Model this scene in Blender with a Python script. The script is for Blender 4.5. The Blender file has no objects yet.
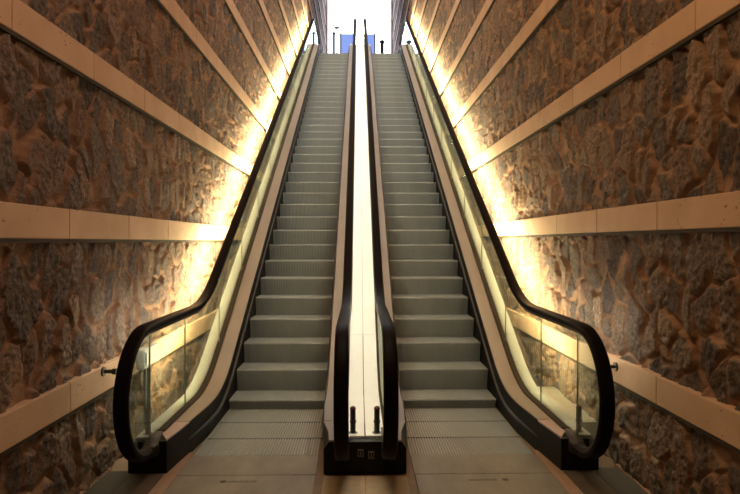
import bpy, math, random
import numpy as np
from mathutils import Vector, Matrix
random.seed(7)
scene = bpy.context.scene
C = scene.collection
R = math.radians

# ------------------------------------------------------------------ camera
CAMZ = 1.70
cd = bpy.data.cameras.new('camera'); cam = bpy.data.objects.new('camera', cd); C.objects.link(cam)
cam.location = (-0.048, 0, CAMZ)
cam.rotation_euler = (R(90 - 0.549), 0, R(-1.098))
cd.lens = 28.95; cd.sensor_width = 36; cd.clip_end = 300
scene.camera = cam
# ------------------------------------------------------------------ exposure
vs = scene.view_settings
vs.view_transform = 'Standard'; vs.look = 'None'; vs.gamma = 1; vs.exposure = 0.0
scene.cycles.max_bounces = 10; scene.cycles.transparent_max_bounces = 24
scene.cycles.use_denoising = True
scene.cycles.sample_clamp_indirect = 4
WASH = 50
# ------------------------------------------------------------------ sky
w = bpy.data.worlds.new('sky'); scene.world = w; w.use_nodes = True
bg = w.node_tree.nodes['Background']
bg.inputs[0].default_value = (0.78, 0.84, 1.0, 1); bg.inputs[1].default_value = 5.0
# ------------------------------------------------------------------ area lights (unseen, without fixtures, under the sloping ceiling)
def area(name, loc, rot, sx, sy, power, col):
    l = bpy.data.lights.new(name, 'AREA'); l.shape = 'RECTANGLE'; l.size = sx; l.size_y = sy
    l.energy = power; l.color = col
    o = bpy.data.objects.new(name, l); C.objects.link(o); o.location = loc; o.rotation_euler = rot
    return o
WARM_L = (1.0, 0.60, 0.38); WARM_R = (1.0, 0.57, 0.23)
for y, p in ((-1.6, 36), (1.8, 42), (5.0, 46), (8.5, 50), (12.5, 54), (17.0, 54), (22.0, 40)):
    for s in (-1, 1):              # wall washers, each aimed at the far wall
        o = area('unseen_ceiling_light', (-s * 0.5, y, 4.85 + 0.42 * y), (0, R(-50 * s), 0), 0.35, 1.2, p * (0.62 if s < 0 else 0.85), WARM_L if s < 0 else WARM_R)
        o.data.spread = R(120)
for y, p in ((3.6, 14), (7.0, 32), (10.0, 44), (14.0, 52), (18.0, 52)):  # neutral fill added to brighten the floor and steps, no fixture
    area('unseen_ceiling_light', (0, y, 4.85 + 0.42 * y), (R(0 if y < 5 else 38), 0, 0), 0.5, 1.2, p, (1.0, 0.80, 0.60) if y < 5 else (0.95, 0.95, 0.92)).data.spread = R(110)
# added lights without fixtures, below each outer handrail, to brighten the stone
for s in (-1, 1):
    for k in range(15):
        y0 = 5.95 + 1.1 * k
        zz = 0.57 * (y0 - 5.874) + 1.085 - 0.03 if y0 > 5.9 else 1.05
        o = area('added_wall_wash', (s * 1.585, y0, zz - 0.30), (R(90), 0, R(-90 * s)), 1.2, 0.03, WASH * (0.5 if k == 0 else 1), (1.0, 0.79, 0.40))
        o.rotation_euler = (Matrix.Rotation(R(90 * 1), 3, 'X')).to_euler()
        d = Vector((s * 1.0, 0.0, 0.0)).normalized(); along = Vector((0, 1, 0.57)).normalized()
        zax = -d; xax = (along - along.dot(zax) * zax).normalized(); yax = zax.cross(xax)
        o.rotation_euler = Matrix((xax, yax, zax)).transposed().to_euler()
        o.data.spread = R(180)

# ------------------------------------------------------------------ dimensions
S = 0.57; YB = 5.874; ZT = 8.25; YT = YB + ZT / S
HALF = 0.5015; XC = 0.8625           # half step width, centre line of each escalator
def curve(y, wb=0.38, wt=0.6):
    if y < YB - wb: return 0.0
    if y < YB + wb: return S * (y - YB + wb) ** 2 / (4 * wb)
    if y < YT - wt: return S * (y - YB)
    if y < YT + wt: return ZT - S * (YT + wt - y) ** 2 / (4 * wt)
    return ZT
def ysamples(a, b):
    out = [a]; y = a
    while y < b - 1e-6:
        near = abs(y - YB) < 0.6 or abs(y - YT) < 0.9
        y = min(b, y + (0.06 if near else 0.5))
        for e in (YB - 0.6, YT - 0.9):
            if out[-1] < e < y: y = e + 1e-4
        out.append(y)
    return out

# ------------------------------------------------------------------ materials
def mat(name):
    m = bpy.data.materials.new(name); m.use_nodes = True
    nt = m.node_tree
    return m, nt, nt.nodes['Principled BSDF']
def N(nt, t, **k):
    n = nt.nodes.new(t)
    for a, b in k.items(): setattr(n, a, b)
    return n
def simple(name, col, rough=0.5, metal=0.0, noise=0.0, nscale=20, bump=0.0, bscale=200, coat=0, spec=0.5):
    m, nt, b = mat(name)
    b.inputs['Base Color'].default_value = (*col, 1); b.inputs['Roughness'].default_value = rough
    b.inputs['Metallic'].default_value = metal; b.inputs['Coat Weight'].default_value = coat
    b.inputs['Specular IOR Level'].default_value = spec
    tc = N(nt, 'ShaderNodeTexCoord')
    if noise:
        n = N(nt, 'ShaderNodeTexNoise'); n.inputs['Scale'].default_value = nscale; n.inputs['Detail'].default_value = 6
        nt.links.new(tc.outputs['Object'], n.inputs['Vector'])
        r = N(nt, 'ShaderNodeValToRGB')
        r.color_ramp.elements[0].position = 0.3; r.color_ramp.elements[1].position = 0.7
        r.color_ramp.elements[0].color = (*[c * (1 - noise) for c in col], 1)
        r.color_ramp.elements[1].color = (*[min(1, c * (1 + noise)) for c in col], 1)
        nt.links.new(n.outputs['Fac'], r.inputs[0]); nt.links.new(r.outputs[0], b.inputs['Base Color'])
    if bump:
        n2 = N(nt, 'ShaderNodeTexNoise'); n2.inputs['Scale'].default_value = bscale
        nt.links.new(tc.outputs['Object'], n2.inputs['Vector'])
        bp = N(nt, 'ShaderNodeBump'); bp.inputs['Strength'].default_value = bump; bp.inputs['Distance'].default_value = 0.01
        nt.links.new(n2.outputs['Fac'], bp.inputs['Height']); nt.links.new(bp.outputs[0], b.inputs['Normal'])
    return m
def emit(name, col, strength):
    m, nt, b = mat(name)
    b.inputs['Base Color'].default_value = (*col, 1)
    b.inputs['Emission Color'].default_value = (*col, 1); b.inputs['Emission Strength'].default_value = strength
    return m
def glass_mat(name, tint):
    m, nt, b = mat(name)
    nt.nodes.remove(b)
    out = nt.nodes['Material Output']
    tr = N(nt, 'ShaderNodeBsdfTransparent'); tr.inputs[0].default_value = (*tint, 1)
    gl = N(nt, 'ShaderNodeBsdfGlossy'); gl.inputs['Roughness'].default_value = 0.02; gl.inputs[0].default_value = (0.9, 1, 0.95, 1)
    lw = N(nt, 'ShaderNodeLayerWeight'); lw.inputs[0].default_value = 0.5
    pw = N(nt, 'ShaderNodeMath', operation='POWER'); pw.inputs[1].default_value = 5; nt.links.new(lw.outputs['Facing'], pw.inputs[0])
    fr = N(nt, 'ShaderNodeMath', operation='MULTIPLY_ADD'); fr.inputs[1].default_value = 0.9; fr.inputs[2].default_value = 0.03; nt.links.new(pw.outputs[0], fr.inputs[0])
    mx = N(nt, 'ShaderNodeMixShader')
    nt.links.new(fr.outputs[0], mx.inputs[0]); nt.links.new(tr.outputs[0], mx.inputs[1]); nt.links.new(gl.outputs[0], mx.inputs[2])
    nt.links.new(mx.outputs[0], out.inputs[0])
    return m

def stone_mat():
    m, nt, b = mat('rubble_stone')
    L = nt.links.new
    tc = N(nt, 'ShaderNodeTexCoord')
    a_s = N(nt, 'ShaderNodeAttribute', attribute_name='stone'); a_e = N(nt, 'ShaderNodeAttribute', attribute_name='edge')
    ramp = N(nt, 'ShaderNodeValToRGB'); cr = ramp.color_ramp
    pts = [(0.0, (0.084, 0.067, 0.064)), (0.25, (0.133, 0.101, 0.084)), (0.45, (0.21, 0.147, 0.109)), (0.62, (0.112, 0.098, 0.092)), (0.8, (0.252, 0.175, 0.123)), (1.0, (0.168, 0.109, 0.081))]
    while len(cr.elements) < len(pts): cr.elements.new(0.5)
    for e, (p, c) in zip(cr.elements, pts): e.position = p; e.color = (*c, 1)
    L(a_s.outputs['Fac'], ramp.inputs[0])
    n1 = N(nt, 'ShaderNodeTexNoise'); n1.inputs['Scale'].default_value = 38; n1.inputs['Detail'].default_value = 8; n1.inputs['Roughness'].default_value = 0.7
    L(tc.outputs['Object'], n1.inputs['Vector'])
    r1 = N(nt, 'ShaderNodeMapRange'); r1.inputs[1].default_value = 0.35; r1.inputs[2].default_value = 0.7; r1.inputs[3].default_value = 0.42; r1.inputs[4].default_value = 1.9
    L(n1.outputs['Fac'], r1.inputs[0])
    mul = N(nt, 'ShaderNodeMix', data_type='RGBA', blend_type='MULTIPLY'); mul.inputs[0].default_value = 1
    L(ramp.outputs[0], mul.inputs[6]); L(r1.outputs[0], mul.inputs[7])
    # reddish mortar with its own soft variation
    n2 = N(nt, 'ShaderNodeTexNoise'); n2.inputs['Scale'].default_value = 6; n2.inputs['Detail'].default_value = 5
    L(tc.outputs['Object'], n2.inputs['Vector'])
    rm = N(nt, 'ShaderNodeValToRGB'); rm.color_ramp.elements[0].position = 0.35; rm.color_ramp.elements[1].position = 0.65
    rm.color_ramp.elements[0].color = (0.30, 0.17, 0.105, 1); rm.color_ramp.elements[1].color = (0.44, 0.28, 0.18, 1)
    L(n2.outputs['Fac'], rm.inputs[0])
    re = N(nt, 'ShaderNodeMapRange'); re.inputs[1].default_value = 0.11; re.inputs[2].default_value = 0.19
    # the mortar smears raggedly over the stone edges
    add = N(nt, 'ShaderNodeMath', operation='MULTIPLY_ADD'); add.inputs[1].default_value = 0.34; 
    L(n1.outputs['Fac'], add.inputs[0]); 
    sub = N(nt, 'ShaderNodeMath', operation='SUBTRACT'); sub.inputs[1].default_value = 0.17
    L(a_e.outputs['Fac'], sub.inputs[0]); L(sub.outputs[0], add.inputs[2]); L(add.outputs[0], re.inputs[0])
    mx = N(nt, 'ShaderNodeMix', data_type='RGBA'); L(re.outputs[0], mx.inputs[0]); L(rm.outputs[0], mx.inputs[6]); L(mul.outputs[2], mx.inputs[7])
    L(mx.outputs[2], b.inputs['Base Color']); b.inputs['Roughness'].default_value = 0.75; b.inputs['Specular IOR Level'].default_value = 0.3
    n3 = N(nt, 'ShaderNodeTexNoise'); n3.inputs['Scale'].default_value = 55; n3.inputs['Detail'].default_value = 8; n3.inputs['Roughness'].default_value = 0.75
    L(tc.outputs['Object'], n3.inputs['Vector'])
    bp = N(nt, 'ShaderNodeBump'); bp.inputs['Strength'].default_value = 1.0; bp.inputs['Distance'].default_value = 0.02
    L(n3.outputs['Fac'], bp.inputs['Height']); L(bp.outputs[0], b.inputs['Normal'])
    return m
def concrete_band_mat():
    m, nt, b = mat('pitted_concrete')
    L = nt.links.new
    tc = N(nt, 'ShaderNodeTexCoord')
    n = N(nt, 'ShaderNodeTexNoise'); n.inputs['Scale'].default_value = 3; n.inputs['Detail'].default_value = 6; L(tc.outputs['Object'], n.inputs['Vector'])
    r = N(nt, 'ShaderNodeValToRGB'); r.color_ramp.elements[0].position = 0.3; r.color_ramp.elements[1].position = 0.7
    r.color_ramp.elements[0].color = (0.46, 0.30, 0.19, 1); r.color_ramp.elements[1].color = (0.56, 0.38, 0.25, 1)
    L(n.outputs['Fac'], r.inputs[0])
    v = N(nt, 'ShaderNodeTexVoronoi'); v.inputs['Scale'].default_value = 26; L(tc.outputs['Object'], v.inputs['Vector'])
    n2 = N(nt, 'ShaderNodeTexNoise'); n2.inputs['Scale'].default_value = 4; L(tc.outputs['Object'], n2.inputs['Vector'])
    ma = N(nt, 'ShaderNodeMapRange'); ma.inputs[1].default_value = 0.45; ma.inputs[2].default_value = 0.7; ma.inputs[3].default_value = 0.02; ma.inputs[4].default_value = 0.22
    L(n2.outputs['Fac'], ma.inputs[0])
    lt = N(nt, 'ShaderNodeMath', operation='GREATER_THAN'); L(v.outputs['Distance'], lt.inputs[0]); L(ma.outputs[0], lt.inputs[1])
    mx = N(nt, 'ShaderNodeMix', data_type='RGBA'); L(lt.outputs[0], mx.inputs[0]); mx.inputs[6].default_value = (0.22, 0.12, 0.07, 1); L(r.outputs[0], mx.inputs[7])
    L(mx.outputs[2], b.inputs['Base Color']); b.inputs['Roughness'].default_value = 0.7
    bp = N(nt, 'ShaderNodeBump'); bp.inputs['Strength'].default_value = 0.5; bp.inputs['Distance'].default_value = 0.01
    L(lt.outputs[0], bp.inputs['Height']); L(bp.outputs[0], b.inputs['Normal'])
    return m
def plate_mat(name, c0, c1, rough):
    # worn metal landing plates: blotches stretched by foot traffic
    m, nt, b = mat(name); L = nt.links.new
    tc = N(nt, 'ShaderNodeTexCoord')
    mp = N(nt, 'ShaderNodeMapping'); mp.inputs['Scale'].default_value = (3, 1.2, 1); L(tc.outputs['Object'], mp.inputs[0])
    n = N(nt, 'ShaderNodeTexNoise'); n.inputs['Scale'].default_value = 1.6; n.inputs['Detail'].default_value = 8; n.inputs['Roughness'].default_value = 0.65
    L(mp.outputs[0], n.inputs['Vector'])
    r = N(nt, 'ShaderNodeValToRGB'); r.color_ramp.elements[0].position = 0.32; r.color_ramp.elements[1].position = 0.68
    r.color_ramp.elements[0].color = (*c0, 1); r.color_ramp.elements[1].color = (*c1, 1)
    L(n.outputs['Fac'], r.inputs[0]); L(r.outputs[0], b.inputs['Base Color'])
    b.inputs['Roughness'].default_value = rough; b.inputs['Metallic'].default_value = 0.25
    n2 = N(nt, 'ShaderNodeTexNoise'); n2.inputs['Scale'].default_value = 220; L(tc.outputs['Object'], n2.inputs['Vector'])
    bp = N(nt, 'ShaderNodeBump'); bp.inputs['Strength'].default_value = 0.25; bp.inputs['Distance'].default_value = 0.004
    L(n2.outputs['Fac'], bp.inputs['Height']); L(bp.outputs[0], b.inputs['Normal'])
    return m

M_stone = stone_mat(); M_band = concrete_band_mat()
M_step = plate_mat('ribbed_step_metal', (0.37, 0.385, 0.37), (0.46, 0.475, 0.455), 0.5)
M_plate = plate_mat('landing_plate_metal', (0.20, 0.17, 0.145), (0.31, 0.265, 0.22), 0.5)
M_frame = plate_mat('plate_frame_metal', (0.36, 0.22, 0.15), (0.48, 0.31, 0.22), 0.5)
M_grate = plate_mat('dark_cover_plate', (0.05, 0.046, 0.036), (0.09, 0.08, 0.06), 0.55)
M_tile = simple('centre_floor_strip', (0.42, 0.33, 0.21), 0.45, noise=0.15, nscale=9)
M_black = simple('black_painted_metal', (0.006, 0.0055, 0.0055), 0.5, noise=0.2, nscale=30, spec=0.2)
M_skirt = simple('black_skirt', (0.007, 0.0065, 0.0065), 0.5, spec=0.2)
M_brush = simple('grey_rubber_bumper', (0.035, 0.032, 0.030), 0.38)
M_rubber = simple('handrail_rubber', (0.008, 0.006, 0.007), 0.42, spec=0.05)
M_guide = simple('handrail_guide', (0.035, 0.026, 0.025), 0.4, metal=0.3)
M_deck = simple('brushed_deck_metal', (0.34, 0.285, 0.26), 0.42, metal=0.45, noise=0.05, nscale=3)
M_cap = simple('pink_cap_metal', (0.46, 0.33, 0.36), 0.40, metal=0.45)
M_white = simple('white_cover_panel', (0.74, 0.75, 0.70), 0.5, noise=0.02, nscale=4)
M_cover = simple('pale_grey_cover', (0.44, 0.47, 0.42), 0.5)
M_gasket_shade = simple('dark_gasket_and_shade', (0.05, 0.04, 0.03), 0.7, spec=0.1)
M_alu = simple('trim_alloy', (0.55, 0.50, 0.42), 0.35, metal=0.6)
M_glass = glass_mat('greenish_glass', (0.91, 0.95, 0.91))
M_gedge = simple('glass_edge', (0.22, 0.27, 0.21), 0.4)
M_strip = emit('strip_lamp', (1.0, 0.90, 0.70), 40)
M_post = simple('dark_post', (0.02, 0.018, 0.016), 0.35)
M_red = simple('red_lens', (0.12, 0.03, 0.025), 0.3)
M_pwhite = simple('white_plastic', (0.50, 0.52, 0.52), 0.4)
M_pipe = simple('grey_conduit', (0.20, 0.22, 0.20), 0.5)
M_label = simple('label_grey', (0.20, 0.19, 0.17), 0.5)
M_ink = simple('engraved_mark', (0.06, 0.04, 0.03), 0.6)
M_ceil = simple('dark_concrete', (0.20, 0.14, 0.10), 0.8, noise=0.2, nscale=2)
M_brown = simple('dark_brown_plate', (0.11, 0.085, 0.06), 0.5, noise=0.2, nscale=6)
M_floor = simple('brown_floor', (0.26, 0.19, 0.13), 0.55, noise=0.15, nscale=6)
M_blue = glass_mat('blue_glass', (0.28, 0.32, 0.44))
M_pale = simple('pale_render', (0.78, 0.76, 0.80), 0.7)
M_dark = simple('dark_grey_metal', (0.06, 0.055, 0.07), 0.5)
M_lamp = simple('lamp_shell', (0.45, 0.45, 0.47), 0.4)

# ------------------------------------------------------------------ mesh helpers
class MB:
    def __init__(s): s.v = []; s.f = []
    def box(s, x0, x1, y0, y1, z0, z1):
        b = len(s.v)
        s.v += [(x, y, z) for x in (x0, x1) for y in (y0, y1) for z in (z0, z1)]
        s.f += [tuple(b + i for i in q) for q in ((0, 1, 3, 2), (4, 6, 7, 5), (0, 4, 5, 1), (2, 3, 7, 6), (0, 2, 6, 4), (1, 5, 7, 3))]
    def loft(s, rings, caps=True, closed=True):
        b = len(s.v); n = len(rings[0])
        for r in rings: s.v += [tuple(p) for p in r]
        for i in range(len(rings) - 1):
            for j in range(n if closed else n - 1):
                k = (j + 1) % n
                s.f.append((b + i * n + j, b + i * n + k, b + (i + 1) * n + k, b + (i + 1) * n + j))
        if caps and closed:
            s.f.append(tuple(b + j for j in range(n))[::-1]); s.f.append(tuple(b + (len(rings) - 1) * n + j for j in range(n)))
    def cyl(s, p, q, r0, r1=None, n=14):
        r1 = r0 if r1 is None else r1
        p = Vector(p); q = Vector(q); d = (q - p).normalized()
        a = d.orthogonal().normalized(); c = d.cross(a)
        s.loft([[pp + a * rr * math.cos(t * 2 * math.pi / n) + c * rr * math.sin(t * 2 * math.pi / n) for t in range(n)] for pp, rr in ((p, r0), (q, r1))])
    def dome(s, p, r, h, n=14, k=5):
        p = Vector(p)
        s.loft([[p + Vector((r * math.cos(a) * math.cos(t * 2 * math.pi / n), r * math.cos(a) * math.sin(t * 2 * math.pi / n), h * math.sin(a))) for t in range(n)]
                for a in [i * (math.pi / 2 - 0.12) / k for i in range(k + 1)]])
    def prism_x(s, poly, x0, x1):      # polygon in (y, z) pushed along x
        s.loft([[(x0, y, z) for y, z in poly], [(x1, y, z) for y, z in poly]])
    def build(s, name, m, parent=None, bevel=0, smooth=False, loc=None):
        me = bpy.data.meshes.new(name); me.from_pydata(s.v, [], s.f); me.materials.append(m)
        import bmesh
        bm = bmesh.new(); bm.from_mesh(me); bmesh.ops.recalc_face_normals(bm, faces=bm.faces); bm.to_mesh(me); bm.free()
        o = bpy.data.objects.new(name, me); C.objects.link(o)
        if parent: o.parent = parent
        if loc: o.location = loc
        if bevel:
            bv = o.modifiers.new('bevel', 'BEVEL'); bv.width = bevel; bv.segments = 2; bv.limit_method = 'ANGLE'
        if smooth:
            for p in me.polygons: p.use_smooth = True
            try: me.set_sharp_from_angle(angle=R(35))
            except Exception: pass
        return o
def empty(name, loc, label=None, cat=None, group=None):
    o = bpy.data.objects.new(name, None); C.objects.link(o); o.location = loc
    tag(o, label, cat, group); return o
def tag(o, label=None, cat=None, group=None, kind=None):
    if label: o['label'] = label
    if cat: o['category'] = cat
    if group: o['group'] = group
    if kind: o['kind'] = kind
    return o

# ------------------------------------------------------------------ stone walls
def vnoise(x, y, seed):
    rs = np.random.RandomState(seed); T = rs.rand(256, 256)
    xi = np.floor(x).astype(int); yi = np.floor(y).astype(int); fx = x - xi; fy = y - yi
    fx = fx * fx * (3 - 2 * fx); fy = fy * fy * (3 - 2 * fy)
    g = lambda a, b: T[a % 256, b % 256]
    return (g(xi, yi) * (1 - fx) + g(xi + 1, yi) * fx) * (1 - fy) + (g(xi, yi + 1) * (1 - fx) + g(xi + 1, yi + 1) * fx) * fy
def fbm(x, y, seed, o=4):
    t = 0; a = 1; n = 0
    for i in range(o):
        t = t + a * vnoise(x * 2 ** i, y * 2 ** i, seed + i); n += a; a *= 0.5
    return t / n - 0.5
def stone_height(y, z, seed):
    gy, gz = 0.20, 0.29
    yy = y + 0.085 * fbm(y * 5, z * 5, seed, 3) * 2; zz = z + 0.085 * fbm(y * 5 + 40, z * 5 + 9, seed + 9, 3) * 2
    u = yy / gy; v = zz / gz
    rs = np.random.RandomState(seed); A = rs.rand(256, 256); B = rs.rand(256, 256); K = rs.rand(256, 256); T1 = rs.rand(256, 256) - .5; T2 = rs.rand(256, 256) - .5; Wt = rs.rand(256, 256)
    vi = np.floor(v).astype(int)
    f1 = np.full(y.shape, 9.0); f2 = np.full(y.shape, 9.0); cell = np.zeros(y.shape); tilt = np.zeros(y.shape)
    for dj in (-1, 0, 1):
        j = vi + dj
        off = 0.5 * (j % 2)
        ui = np.floor(u - off).astype(int)
        for di in (-2, -1, 0, 1, 2):
            i = ui + di
            a, b = i % 256, j % 256
            cx = i + off + 0.1 + 0.8 * A[a, b]; cy = j + 0.06 + 0.88 * B[a, b]
            dx = (u - cx); dy = (v - cy) * 0.9
            d = np.sqrt(dx * dx + dy * dy) - 0.22 * Wt[a, b]
            m = d < f1
            f2 = np.where(m, f1, np.minimum(f2, d))
            cell = np.where(m, K[a, b], cell)
            tilt = np.where(m, dx * T1[a, b] + dy * T2[a, b], tilt)
            f1 = np.where(m, d, f1)
    e = (f2 - f1)
    e2 = np.clip((e - 0.07) / 0.18, 0, 1); s = 1 - (1 - e2) ** 3
    h = s * (0.022 + 0.022 * cell) + s * tilt * 0.06 + fbm(y * 34, z * 34, seed + 20, 4) * 0.026 * (0.2 + s) + fbm(y * 9, z * 9, seed + 30, 3) * 0.008
    zb, pt = (0.61, 1.105) if seed == 11 else (0.64, 1.132)      # raked-out joint under each concrete course
    q = (zb - z) % pt
    h = np.where(q < 0.024, 0.026 + 0.2 * (h - 0.03), h)
    return np.minimum(h, 0.056), cell, e
def ztop(y): return 5.0 + 0.42 * y
def stone_wall(name, side, seed):
    ys = [-5.0]
    while ys[-1] < 34.0:
        y = ys[-1]
        d = 0.05 if y < 2.2 else min(0.13, max(0.0085, y * y / 1095 * 0.62))
        ys.append(y + d)
    ys = np.array(ys); zs = [-0.05]
    while zs[-1] < 19.4: zs.append(zs[-1] + max(0.0095, (zs[-1] - 1.7) * 0.0055))
    zs = np.array(zs)
    Y = np.repeat(ys[:, None], len(zs), 1); Z = np.minimum(np.repeat(zs[None, :], len(ys), 0), ztop(Y) + 0.1)
    h, cell, e = stone_height(Y, Z, seed)
    X = side * (1.945 - h)
    n1, n2 = Y.shape
    co = np.stack([X, Y, Z], -1).reshape(-1, 3).astype(np.float32)
    idx = np.arange(n1 * n2).reshape(n1, n2)
    q = np.stack([idx[:-1, :-1], idx[1:, :-1], idx[1:, 1:], idx[:-1, 1:]], -1).reshape(-1, 4)
    if side < 0: q = q[:, ::-1]
    # a backing slab so the wall has thickness
    q = q[:, ::-1]
    b = len(co); xo = side * 2.35
    back = np.array([[xo, -5, -0.05], [xo, 34, -0.05], [xo, 34, ztop(34)], [xo, -5, ztop(-5)]], np.float32)
    me = bpy.data.meshes.new(name)
    corner = [idx[0, 0], idx[-1, 0], idx[-1, -1], idx[0, -1]]
    extra = [[b, b + 1, b + 2, b + 3], [corner[1], b + 1, b + 2, corner[2]], [corner[0], b, b + 3, corner[3]], [corner[0], b, b + 1, corner[1]], [corner[3], b + 3, b + 2, corner[2]]]
    q = np.concatenate([q, np.array(extra)]); co = np.concatenate([co, back])
    me.vertices.add(len(co)); me.vertices.foreach_set('co', co.ravel())
    me.loops.add(q.size); me.loops.foreach_set('vertex_index', q.ravel().astype(np.int32))
    me.polygons.add(len(q)); me.polygons.foreach_set('loop_start', np.arange(len(q), dtype=np.int32) * 4)
    me.polygons.foreach_set('use_smooth', np.ones(len(q), dtype=bool))
    me.update(calc_edges=True)
    for an, arr in (('stone', cell), ('edge', e)):
        at = me.attributes.new(an, 'FLOAT', 'POINT'); at.data.foreach_set('value', np.concatenate([arr.ravel(), np.zeros(4)]).astype(np.float32))
    me.materials.append(M_stone)
    o = bpy.data.objects.new(name, me); C.objects.link(o); tag(o, kind='structure')
    return o
stone_wall('wall_left', -1, 11); stone_wall('wall_right', 1, 57)
# concrete string courses
tn = 0
def band(side, z, h):
    global tn
    tn += 1
    mb = MB(); y = -5.0; k = 0
    yend = 34.0
    y0 = max(-5.0, (z + h - 5.0) / 0.42 + 0.1)
    y = y0
    while y < yend:
        y2 = min(yend, y + 0.98)
        if y2 - y > 0.1:
            mb.box(side * 1.884, side * 2.0, y + 0.002, y2 - 0.002, z, z + h)
        y += 0.98
    o = mb.build('trim_%d' % tn, M_band, bevel=0.006); tag(o, kind='structure')
    mb = MB(); x0, x1 = sorted((side * 1.889, side * 2.0)); mb.box(x0, x1, max(y0, (z - 5) / 0.42), yend, z - 0.022, z)  # dark strip painting in the shadow line under the course
    tn += 1; tag(mb.build('trim_%d' % tn, M_gasket_shade), kind='structure')
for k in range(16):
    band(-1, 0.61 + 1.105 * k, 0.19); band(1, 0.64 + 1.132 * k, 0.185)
# ceiling and back wall
mb = MB(); mb.loft([[(x, y, ztop(y)), (x, y, ztop(y) + 0.3)] [::1] + [] for x in (0,) for y in (0,)], caps=False, closed=False) if False else None
mb = MB(); mb.prism_x([(-5.2, ztop(-5.2)), (34, ztop(34)), (34, ztop(34) + 0.3), (-5.2, ztop(-5.2) + 0.3)], -2.35, 2.35)
tag(mb.build('ceiling', M_ceil), kind='structure')
mb = MB(); mb.box(-2.35, 2.35, -5.4, -5.0, -0.2, 3.2); tag(mb.build('wall_back', M_ceil), kind='structure')
# floor at the bottom with its cover plates
mb = MB(); mb.box(-2.35, 2.35, -5.2, 7.5, -0.35, -0.012); tag(mb.build('floor', M_floor), kind='structure')
mb = MB()
y = 4.3
while y > -4.5:
    y2 = y - 0.75
    mb.box(-0.30, -0.004, y2 + 0.002, y - 0.002, -0.02, 0.0); mb.box(0.004, 0.30, y2 + 0.002, y - 0.002, -0.02, 0.0); y = y2
tag(mb.build('floor_centre_strip', M_tile), kind='structure')
for s, nm in ((-1, 'left'), (1, 'right')):
    mb = MB()
    xs = sorted((s * 1.70, s * 1.93)); mb.box(xs[0], xs[1], 2.0, 3.9, -0.02, 0.002); mb.box(xs[0], xs[1], 3.905, 4.42, -0.02, 0.002)
    tag(mb.build('floor_edge_%s' % nm, M_grate, bevel=0.003), kind='structure')
    mb = MB(); x0, x1 = sorted((s * 1.895, s * 1.925)); mb.box(x0, x1, 2.0, 4.46, -0.02, 0.014)
    tag(mb.build('baseboard_%s' % nm, M_frame), kind='structure')
# slab carrying the escalators, following their slope
mb = MB(); ring = []
for y in ysamples(5.0, 23.0): ring.append([(-1.96, y, curve(y) - 0.75), (1.96, y, curve(y) - 0.75), (1.96, y, curve(y) - 0.42), (-1.96, y, curve(y) - 0.42)])
mb.loft(ring); tag(mb.build('floor_incline', M_ceil), kind='structure')
# upper landing
mb = MB(); mb.box(-2.35, 2.35, 21.2, 60, 7.75, ZT); tag(mb.build('floor_upper', M_pale), kind='structure')
for s, nm in ((-1, 'left'), (1, 'right')):
    mb = MB(); x0, x1 = sorted((s * 1.80, s * 2.4)); mb.box(x0, x1, 34.0, 34.5, ZT, ztop(34) + 0.3)
    tag(mb.build('pillar_%s' % nm, M_pale), kind='structure')

# ------------------------------------------------------------------ escalator pieces
P, RISE = 0.391, 0.2229
def rib_mesh(depth, rise, name='step'):
    # one step: grooved tread and grooved, slightly curved riser, nose at y=0 z=0
    prof_r = [(0.035, -rise - 0.03), (0.030, -rise * 0.85), (0.020, -rise * 0.6), (0.008, -rise * 0.3), (0.0, -0.02), (0.003, -0.004)]
    prof_t = [(0.010, 0.0), (depth - 0.002, 0.0), (depth - 0.002, -0.03)]
    n = 44; W = HALF * 2 - 0.012; x = -W / 2; cw = W / n
    v = []; f = []; cols = []
    for i in range(n):
        for g in (0, 1):
            a = x + i * cw + g * cw * 0.55; b2 = x + i * cw + (cw * 0.55 if g == 0 else cw)
            for xx in (a, b2):
                base = len(v)
                for (yy, zz) in prof_r: v.append((xx, yy + (0.022 if g else 0), zz))
                for (yy, zz) in prof_t: v.append((xx, yy, zz - (0.014 if g else 0)))
                cols.append(base)
    m = len(prof_r) + len(prof_t)
    for c0, c1 in zip(cols[:-1], cols[1:]):
        for j in range(m - 1): f.append((c0 + j, c1 + j, c1 + j + 1, c0 + j + 1))
    # side cheeks
    for c in (cols[0], cols[-1]): f.append(tuple(c + j for j in range(m)))
    me = bpy.data.meshes.new(name); me.from_pydata(v, [], f); me.materials.append(M_step)
    return me
ME_step = rib_mesh(P + 0.002, RISE)
ME_flat = rib_mesh(0.452, 0.05)
ME_flat2 = rib_mesh(0.422, 0.05)
ME_low = rib_mesh(P + 0.002, 0.09)

steps = [(ME_flat2, 4.712, 0.0), (ME_flat, 5.142, 0.0), (ME_flat2, 5.600, 0.0), (ME_low, 6.03, 0.094)]
z = 0.094
for k in range(1, 39):
    dz = RISE if k < 35 else (0.205, 0.165, 0.11, 0.055)[k - 35]
    z += dz; steps.append((ME_step, 6.03 + P * k, z))
ZTOP_STEP = z

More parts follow.
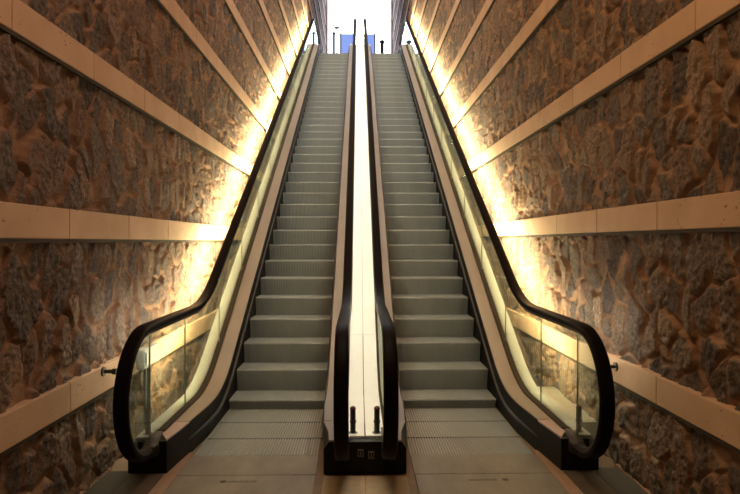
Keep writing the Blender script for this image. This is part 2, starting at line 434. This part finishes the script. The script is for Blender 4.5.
def rail_path():
    p = [(4.62, 0.175), (4.45, 0.175)]
    for i in range(0, 25):
        a = math.pi * i / 24; p.append((4.27 - 0.455 * math.sin(a), 0.63 - 0.455 * math.cos(a)))
    for y in ysamples(4.5, 22.6): p.append((y, curve(y) + 1.085))
    zt = ZT + 0.63
    for i in range(1, 15):
        a = math.pi * i / 14; p.append((22.6 + 0.455 * math.sin(a), zt + 0.455 * math.cos(a)))
    p.append((22.3, ZT + 0.175))
    return p
RP = rail_path()
def sweep(path, sec, x, s=1):
    rings = []
    for i, (y, z) in enumerate(path):
        a = path[max(0, i - 1)]; b = path[min(len(path) - 1, i + 1)]
        ty, tz = b[0] - a[0], b[1] - a[1]; l = math.hypot(ty, tz); ty /= l; tz /= l
        ny, nz = -tz, ty
        rings.append([(x + s * u, y + n * ny, z + n * nz) for u, n in sec])
    return rings
def rsec(w, h0, h1, r):
    pts = []
    for cx, cz, a0 in ((w / 2 - r, h1 - r, 0), (-w / 2 + r, h1 - r, 90), (-w / 2 + r * .6, h0 + r * .6, 180), (w / 2 - r * .6, h0 + r * .6, 270)):
        rr = r if a0 < 180 else r * .6
        for k in range(4): a = R(a0 + 30 * k); pts.append((cx + rr * math.cos(a), cz + rr * math.sin(a)))
    return pts

def flare(y):       # how far the base widens towards the landing
    return 0.0 if y > 5.25 else 0.085 * ((5.25 - y) / 0.88) ** 1.25

def make_balustrade(root, xc, s, centre):
    xs = xc + s * HALF
    X = lambda off: xs + s * off
    fl = (lambda y: flare(y) * (0.62 if centre else 1.0))
    # skirt under the inner deck
    def ribbon(offa, offb, za, zb, y0, y1, use_flare=(0, 0), name='', m=None, par=root, bevel=0):
        mb = MB(); rings = []
        for y in ysamples(y0, y1):
            c = curve(y); a = X(offa) + s * (fl(y) if use_flare[0] else 0); b = X(offb) + s * (fl(y) if use_flare[1] else 0)
            rings.append([(a, y, c + za), (b, y, c + za), (b, y, c + zb), (a, y, c + zb)])
        mb.loft(rings); return mb.build(name, m, par, bevel=bevel)
    yd = 4.80
    ribbon(0.004, 0.016, -0.30, 0.246, yd, 22.6, (1, 1), 'skirt_panel', M_skirt)
    # rounded safety bumper half way up the skirt
    mb = MB(); ring = []
    for y in ysamples(4.78, 22.2):
        c = curve(y) + 0.115
        k = min(1, (y - 4.78) / 0.08 + 0.25)
        ring.append([(X(0.006) + s * fl(y) - s * 0.024 * k * max(0, math.cos(a)), y, c + 0.016 * k * math.sin(a)) for a in [i * 2 * math.pi / 10 for i in range(10)]])
    mb.loft(ring); mb.build('skirt_brush', M_brush, root, smooth=True)
    # inner deck in two lengths, dark gasket, white outer cover
    d = ribbon(0.012, 0.160, 0.238, 0.252, yd + 0.003, 22.6, (1, 0), 'inner_deck', M_deck)
    ribbon(0.158, 0.216, 0.20, 0.262, 4.55, 22.6, (0, 0), 'glass_gasket', M_gasket_shade)
    oe = 0.359 if centre else 0.335
    MW = M_white if centre else M_cover
    zo = 0.25
    ribbon(0.218, oe - 0.002, zo - 0.014, zo, 4.42, 6.60, (0, 0), 'outer_cover', MW)
    ribbon(0.218, oe, zo - 0.014, zo, 6.604, 7.0, (0, 0), 'outer_cover', MW)
    ribbon(0.218, oe, zo - 0.014, zo, 7.003, 22.6, (0, 0), 'outer_cover', MW)
    if not centre:
        ribbon(oe - 0.012, oe, -0.35, zo - 0.014, 4.85, 22.6, (0, 0), 'outer_casing', M_black)
    # newel base: black box with chamfered ends and a metal cap
    ob = 0.3605 if centre else 0.372
    zt0, zt1 = 0.238, 0.236
    yf = 4.33 if centre else 4.37
    ring = []
    for y, ch in ((yf, 0.0), (yf + 0.02, 0.0), (yd, 0.0)):
        a = X(0.004) + s * fl(y)
        a2 = a if not centre else a
        if centre: ring.append([(a, y, 0), (X(ob), y, 0), (X(ob), y, zt1), (X(0.15), y, zt1), (a + s * 0.035, y, zt1), (a, y, zt1 - 0.05 if y < yd - .01 else zt1)])
        else: ring.append([(a, y, 0), (X(ob), y, 0), (X(ob), y, zt1 - 0.05), (X(ob - 0.04), y, zt1), (X(0.15), y, zt1), (a, y, zt1)])
    mb = MB(); mb.loft(ring); mb.build('newel_base', M_black, root, bevel=0.004)
    mb = MB(); rings = []
    for y in (yf + 0.0, yf + 0.05, 4.55, yd):
        yy = y; a = X(0.006) + s * fl(y)
        o = X(0.165); sk = 0.13 if y < yf + 0.01 and not centre else 0.0
        if centre: a += s * (0.035 if y < yd - 0.2 else 0.0)
        rings.append([(a, yy, zt1), (o, yy + sk, zt1), (o, yy + sk, zt1 + 0.016), (a, yy, zt1 + 0.014)])
    if not centre: rings.pop(1)
    mb.loft(rings); mb.build('base_cap', M_cap if not centre else M_deck, root, bevel=0.003)
    # rail entry: rounded shroud where the handrail dives into the base
    mb = MB()
    sec = rsec(0.125, -0.065, 0.07, 0.05)
    mb.loft([[(X(0.20) + u * k, y, 0.19 + n * k) for u, n in sec] for y, k in ((4.30, 0.55), (4.34, 0.86), (4.40, 1.0), (4.62, 0.95))])
    mb.build('rail_inlet', M_guide, root, smooth=True)
    # handrail, its guide and the strip lamp below
    xr = X(0.20)
    mb = MB(); mb.loft(sweep(RP, rsec(0.098, -0.022, 0.022, 0.018), xr)); mb.build('handrail', M_rubber, root, smooth=True)
    gp = RP[1:-1]
    mb = MB(); mb.loft(sweep(gp, [(0.033, -0.022), (-0.033, -0.022), (-0.022, -0.052), (0.022, -0.052)], xr)); mb.build('rail_guide', M_guide, root, smooth=True)
    i0 = next(i for i, p in enumerate(RP) if p[1] > 1.07)
    lp = [p for p in RP[i0:] if p[0] < 22.5]
    mb = MB(); mb.loft(sweep(lp, [(0.040, -0.030), (0.024, -0.030), (0.022, -0.046), (0.036, -0.050)], xr, s)); mb.build('strip_light', M_strip, root)
    # glass panes
    joints = [3.8, 4.34, 5.22] + [5.22 + 1.27 * k for k in range(1, 14)]
    joints[-1] = 22.6
    for ja, jb in zip(joints[:-1], joints[1:]):
        a, b = ja + 0.003, jb - 0.003
        poly = []
        if ja < 4:
            poly = [(b, 0.24), (b, 1.05)]
            for i in range(13):
                t = math.pi * i / 12; poly.append((4.27 - 0.42 * math.sin(t), 0.63 + 0.42 * math.cos(t)))
            poly = [q for q in poly]
        else:
            ysl = ysamples(a, b)
            poly = [(y, curve(y) + 0.21) for y in ysl] + [(y, curve(y) + 1.05) for y in reversed(ysl)]
        mb = MB(); mb.prism_x(poly, xr - 0.005, xr + 0.005); g = mb.build('glass_pane', M_glass, root)
        if ja > 4:
            mb = MB(); mb.box(xr - 0.0055, xr + 0.0055, ja - 0.0015, ja + 0.0015, curve(ja) + 0.25, curve(ja) + 1.05); mb.build('glass_edge', M_gedge, g)
    # sensor post beside the glass
    px = X(0.27)
    mb = MB(); mb.cyl((px, 4.50, 0.236), (px, 4.50, 0.43), 0.021); mb.cyl((px, 4.50, 0.236), (px, 4.50, 0.252), 0.036)
    mb.cyl((px, 4.50, 0.325), (px, 4.50, 0.345), 0.025)
    sp = mb.build('sensor_post', M_post, root, smooth=True)
    mb = MB(); mb.dome((px, 4.50, 0.43), 0.024, 0.022); mb.build('sensor_lens', M_red, sp, smooth=True)

def make_escalator(xc, label, s_out):
    root = empty('escalator', (0, 0, 0), label, 'escalator', 'pair of escalators')
    for me, y, z in steps:
        o = bpy.data.objects.new('step', me); C.objects.link(o); o.parent = root; o.location = (xc, y, z)
    make_balustrade(root, xc, s_out, False)
    make_balustrade(root, xc, -s_out, True)
    for y in (5.142, 5.600):
        mb = MB(); mb.box(xc - HALF + 0.006, xc + HALF - 0.006, y - 0.006, y - 0.001, -0.03, 0.0006); mb.build('step_joint', M_gasket_shade, root)
    # comb plate with teeth, then the landing plates
    mb = MB(); mb.box(xc - HALF, xc + HALF, 4.318, 4.695, -0.02, 0.004)
    n = 52; W = HALF * 2 - 0.012; cw = W / n
    for i in range(n):
        x = xc - W / 2 + i * cw + cw * 0.55 + cw * 0.06
        mb.box(x, x + cw * 0.33, 4.69, 4.73, -0.004, 0.003)
    mb.build('comb_plate', M_plate, root)
    y = 4.314
    first = None
    while y > 1.0:
        y2 = y - 0.62
        mb = MB(); mb.box(xc - HALF, xc + HALF, y2 + 0.004, y, -0.02, 0.003)
        pl = mb.build('landing_plate', M_plate, root, bevel=0.0015)
        first = first or pl; y = y2
    # plate frame on the wall side
    mb = MB()
    xi = xc + s_out * (HALF + 0.004)
    def quad(xa, xb, ya, yb, xa2, xb2):
        mb.loft([[(xa, ya, -0.02), (xb, ya, -0.02), (xb, ya, 0.002), (xa, ya, 0.002)], [(xa2, yb, -0.02), (xb2, yb, -0.02), (xb2, yb, 0.002), (xa2, yb, 0.002)]])
    quad(xi, xi + s_out * 0.14, 1.0, 4.36, xi, xi + s_out * 0.095); quad(xi, xi + s_out * 0.085, 4.36, 4.80, xi, xi + s_out * 0.045)
    mb.build('plate_frame', M_frame, root, bevel=0.002)
    mb = MB(); quad(xi + s_out * 0.145, xi + s_out * 0.33, 1.0, 4.36, xi + s_out * 0.10, xi + s_out * 0.33)
    mb.build('plate_frame', M_brown, root)
    # engraved maker's mark: oval emblem and a row of tiny letters
    mb = MB(); rs = random.Random(3)
    cy = 4.205; x0 = -1.022 if xc < 0 else 0.735
    eo = x0 + 0.018 if xc < 0 else x0 + 0.262
    pts = [(eo + 0.024 * math.cos(t * math.pi / 8), cy + 0.022 * math.sin(t * math.pi / 8)) for t in range(16)]
    mb.loft([[(x, y, 0.0025) for x, y in pts], [(x, y, 0.0042) for x, y in pts]])
    mb.build('emblem', M_ink, first); mb = MB()
    x = x0 + 0.052 if xc < 0 else x0
    for i in range(12):
        hh = rs.choice((0.016, 0.016, 0.024)); ww = rs.choice((0.010, 0.012))
        mb.box(x, x + 0.005, cy - 0.014, cy - 0.010 + hh * 1.3, 0.0025, 0.0042)
        mb.box(x + 0.005, x + ww, cy - 0.014, cy - 0.006, 0.0025, 0.0042)
        if i % 2: mb.box(x + ww - 0.004, x + ww, cy - 0.006, cy + 0.008, 0.0025, 0.0042)
        x += 0.0172
    mb.build('maker_mark', M_ink, first)
    # pictogram label on the centre base
    lx = -0.034 if xc < 0 else 0.044
    lz = 0.155 if xc < 0 else 0.140
    mb = MB(); yf = 4.33
    w_, h_ = 0.021, 0.028
    mb.box(lx - w_, lx + w_, yf - 0.003, yf + 0.001, lz - h_, lz + h_)
    lab = mb.build('safety_label', M_label, root)
    mb = MB(); mb.box(lx - w_ + .005, lx + w_ - .005, yf - 0.004, yf - 0.0028, lz - h_ + .005, lz + h_ - .012); mb.build('label_panel', M_black, lab)
    mb = MB(); mb.box(lx - .004, lx + .004, yf - 0.0052, yf - 0.0038, lz - .010, lz + .004); mb.box(lx - .003, lx + .003, yf - 0.0052, yf - 0.0038, lz + .005, lz + .011)
    mb.box(lx - .012, lx + .012, yf - 0.0052, yf - 0.0038, lz - .016, lz - .012); mb.build('label_figure', M_label, lab)
    # upper comb plate
    mb = MB(); mb.box(xc - HALF, xc + HALF, 6.03 + P * 39, 22.6, ZT - 0.1, ZT + 0.001); mb.build('upper_landing_plate', M_plate, root)
make_escalator(-XC, 'grey-stepped escalator beside the left stone wall, white box behind its glass', -1)
make_escalator(XC, 'grey-stepped escalator beside the right stone wall, pale shelf plate behind its glass', 1)

# filler plate between the right escalator and the wall
mb = MB(); mb.prism_x([(4.86, 0.19), (5.95, 0.215), (5.95, 0.235), (4.86, 0.21)], 1.705, 1.93)
mb.box(1.705, 1.93, 4.86, 4.875, -0.02, 0.20)
tag(mb.build('shelf_plate', M_alu, bevel=0.003), 'pale metal shelf plate between right escalator glass and wall', 'cover plate')

# ------------------------------------------------------------------ wall fittings
def wall_box(yc, zc, s, ln, ht, label):
    x = s * 1.884
    t = empty('junction_box', (x, yc, zc - ht / 2), label, 'junction box')
    mb = MB(); x0, x1 = sorted((0, -s * 0.075)); mb.box(x0, x1, -ln / 2, ln / 2, 0, ht); mb.build('housing', M_pwhite, t, bevel=0.02)
    mb = MB(); x0, x1 = sorted((-s * 0.075, -s * 0.083)); mb.box(x0, x1, -ln / 2 + 0.03, ln / 2 - 0.03, 0.03, ht - 0.03); mb.build('cover', M_pwhite, t, bevel=0.004)
    mb = MB()
    for yy in (-0.06, 0.02): mb.cyl((-s * 0.03, yy, 0.002), (-s * 0.03, yy, -(zc - ht / 2) + 0.02), 0.014)
    mb.build('conduit', M_pipe, t, smooth=True)
wall_box(5.12, 0.72, -1, 0.40, 0.17, 'white box with grey conduits below, on wall behind left glass')
def bracket(y, z, s, label):
    x = s * 1.884
    t = empty('wall_bracket', (x, y, z), label, 'bracket')
    mb = MB(); mb.cyl((0, 0, 0), (-s * 0.012, 0, 0), 0.035); mb.build('flange', M_post, t, smooth=True)
    mb = MB(); mb.cyl((-s * 0.012, 0, 0), (-s * 0.09, 0, 0), 0.014); mb.cyl((-s * 0.07, 0, 0), (-s * 0.10, 0, 0), 0.022); mb.build('arm', M_post, t, smooth=True)
bracket(4.30, 0.765, -1, 'small black bracket on left wall band beside the handrail end')
bracket(4.42, 0.76, 1, 'small black bracket on right wall band beside the handrail end')
def wall_lamp(y, z, s, label):
    x = s * 1.884
    t = empty('wall_lamp', (x, y, z), label, 'wall fitting', 'small fittings on the stone walls')
    mb = MB(); x0, x1 = sorted((0, -s * 0.10)); mb.box(x0, x1, -0.03, 0.03, -0.22, -0.02); mb.build('bracket', M_lamp, t, bevel=0.004)
    mb = MB(); mb.dome((-s * 0.09, 0, 0), 0.085, 0.085); mb.cyl((-s * 0.09, 0, -0.05), (-s * 0.09, 0, 0.0), 0.06, 0.085); mb.build('globe', M_pwhite, t, smooth=True)
wall_lamp(11.9, 4.06, -1, 'white fitting on left wall beside handrail, lower of two')
wall_lamp(17.3, 6.95, -1, 'white fitting high on left wall, upper of two')
wall_lamp(12.2, 4.10, 1, 'white fitting on right wall beside handrail, lower of two')
wall_lamp(18.0, 7.25, 1, 'white fitting high on right wall, upper of two')

# ------------------------------------------------------------------ beyond the upper landing
t = empty('panel_barrier', (0.0, 25.0, ZT), 'blue panel barrier standing beyond the tops of both escalators', 'barrier')
mb = MB(); mb.box(-0.78, 0.62, -0.015, 0.015, 0.1, 2.12); mb.build('panel', M_blue, t)
for x in (-0.80, 0.64):
    mb = MB(); mb.box(x - 0.03, x + 0.03, -0.03, 0.03, 0, 2.14); mb.build('post', M_dark, t)
def bollard(x, y, h, r, label):
    t = empty('bollard', (x, y, ZT), label, 'bollard')
    mb = MB(); mb.cyl((0, 0, 0), (0, 0, h), r); mb.build('shaft', M_dark, t, smooth=True)
    mb = MB(); mb.cyl((0, 0, h), (0, 0, h + 0.03), r * .7); mb.dome((0, 0, h + 0.03), r * 1.7, r * 1.5); mb.build('cap', M_dark, t, smooth=True)
bollard(0.98, 26.0, 2.08, 0.075, 'dark bollard with round cap beyond the right escalator')
bollard(-1.12, 26.0, 2.45, 0.05, 'slim dark bollard beyond the top of the left escalator')
t = empty('street_lamp', (-1.25, 33.0, ZT), 'thin pale street lamp against the white sky', 'street lamp')
mb = MB(); mb.cyl((0, 0, 0), (0, 0, 5.2), 0.05, 0.03); mb.build('pole', M_pale, t, smooth=True)
mb = MB(); mb.box(-0.14, 0.14, -0.1, 0.1, 5.18, 5.27); mb.build('lamp_head', M_lamp, t, bevel=0.02)
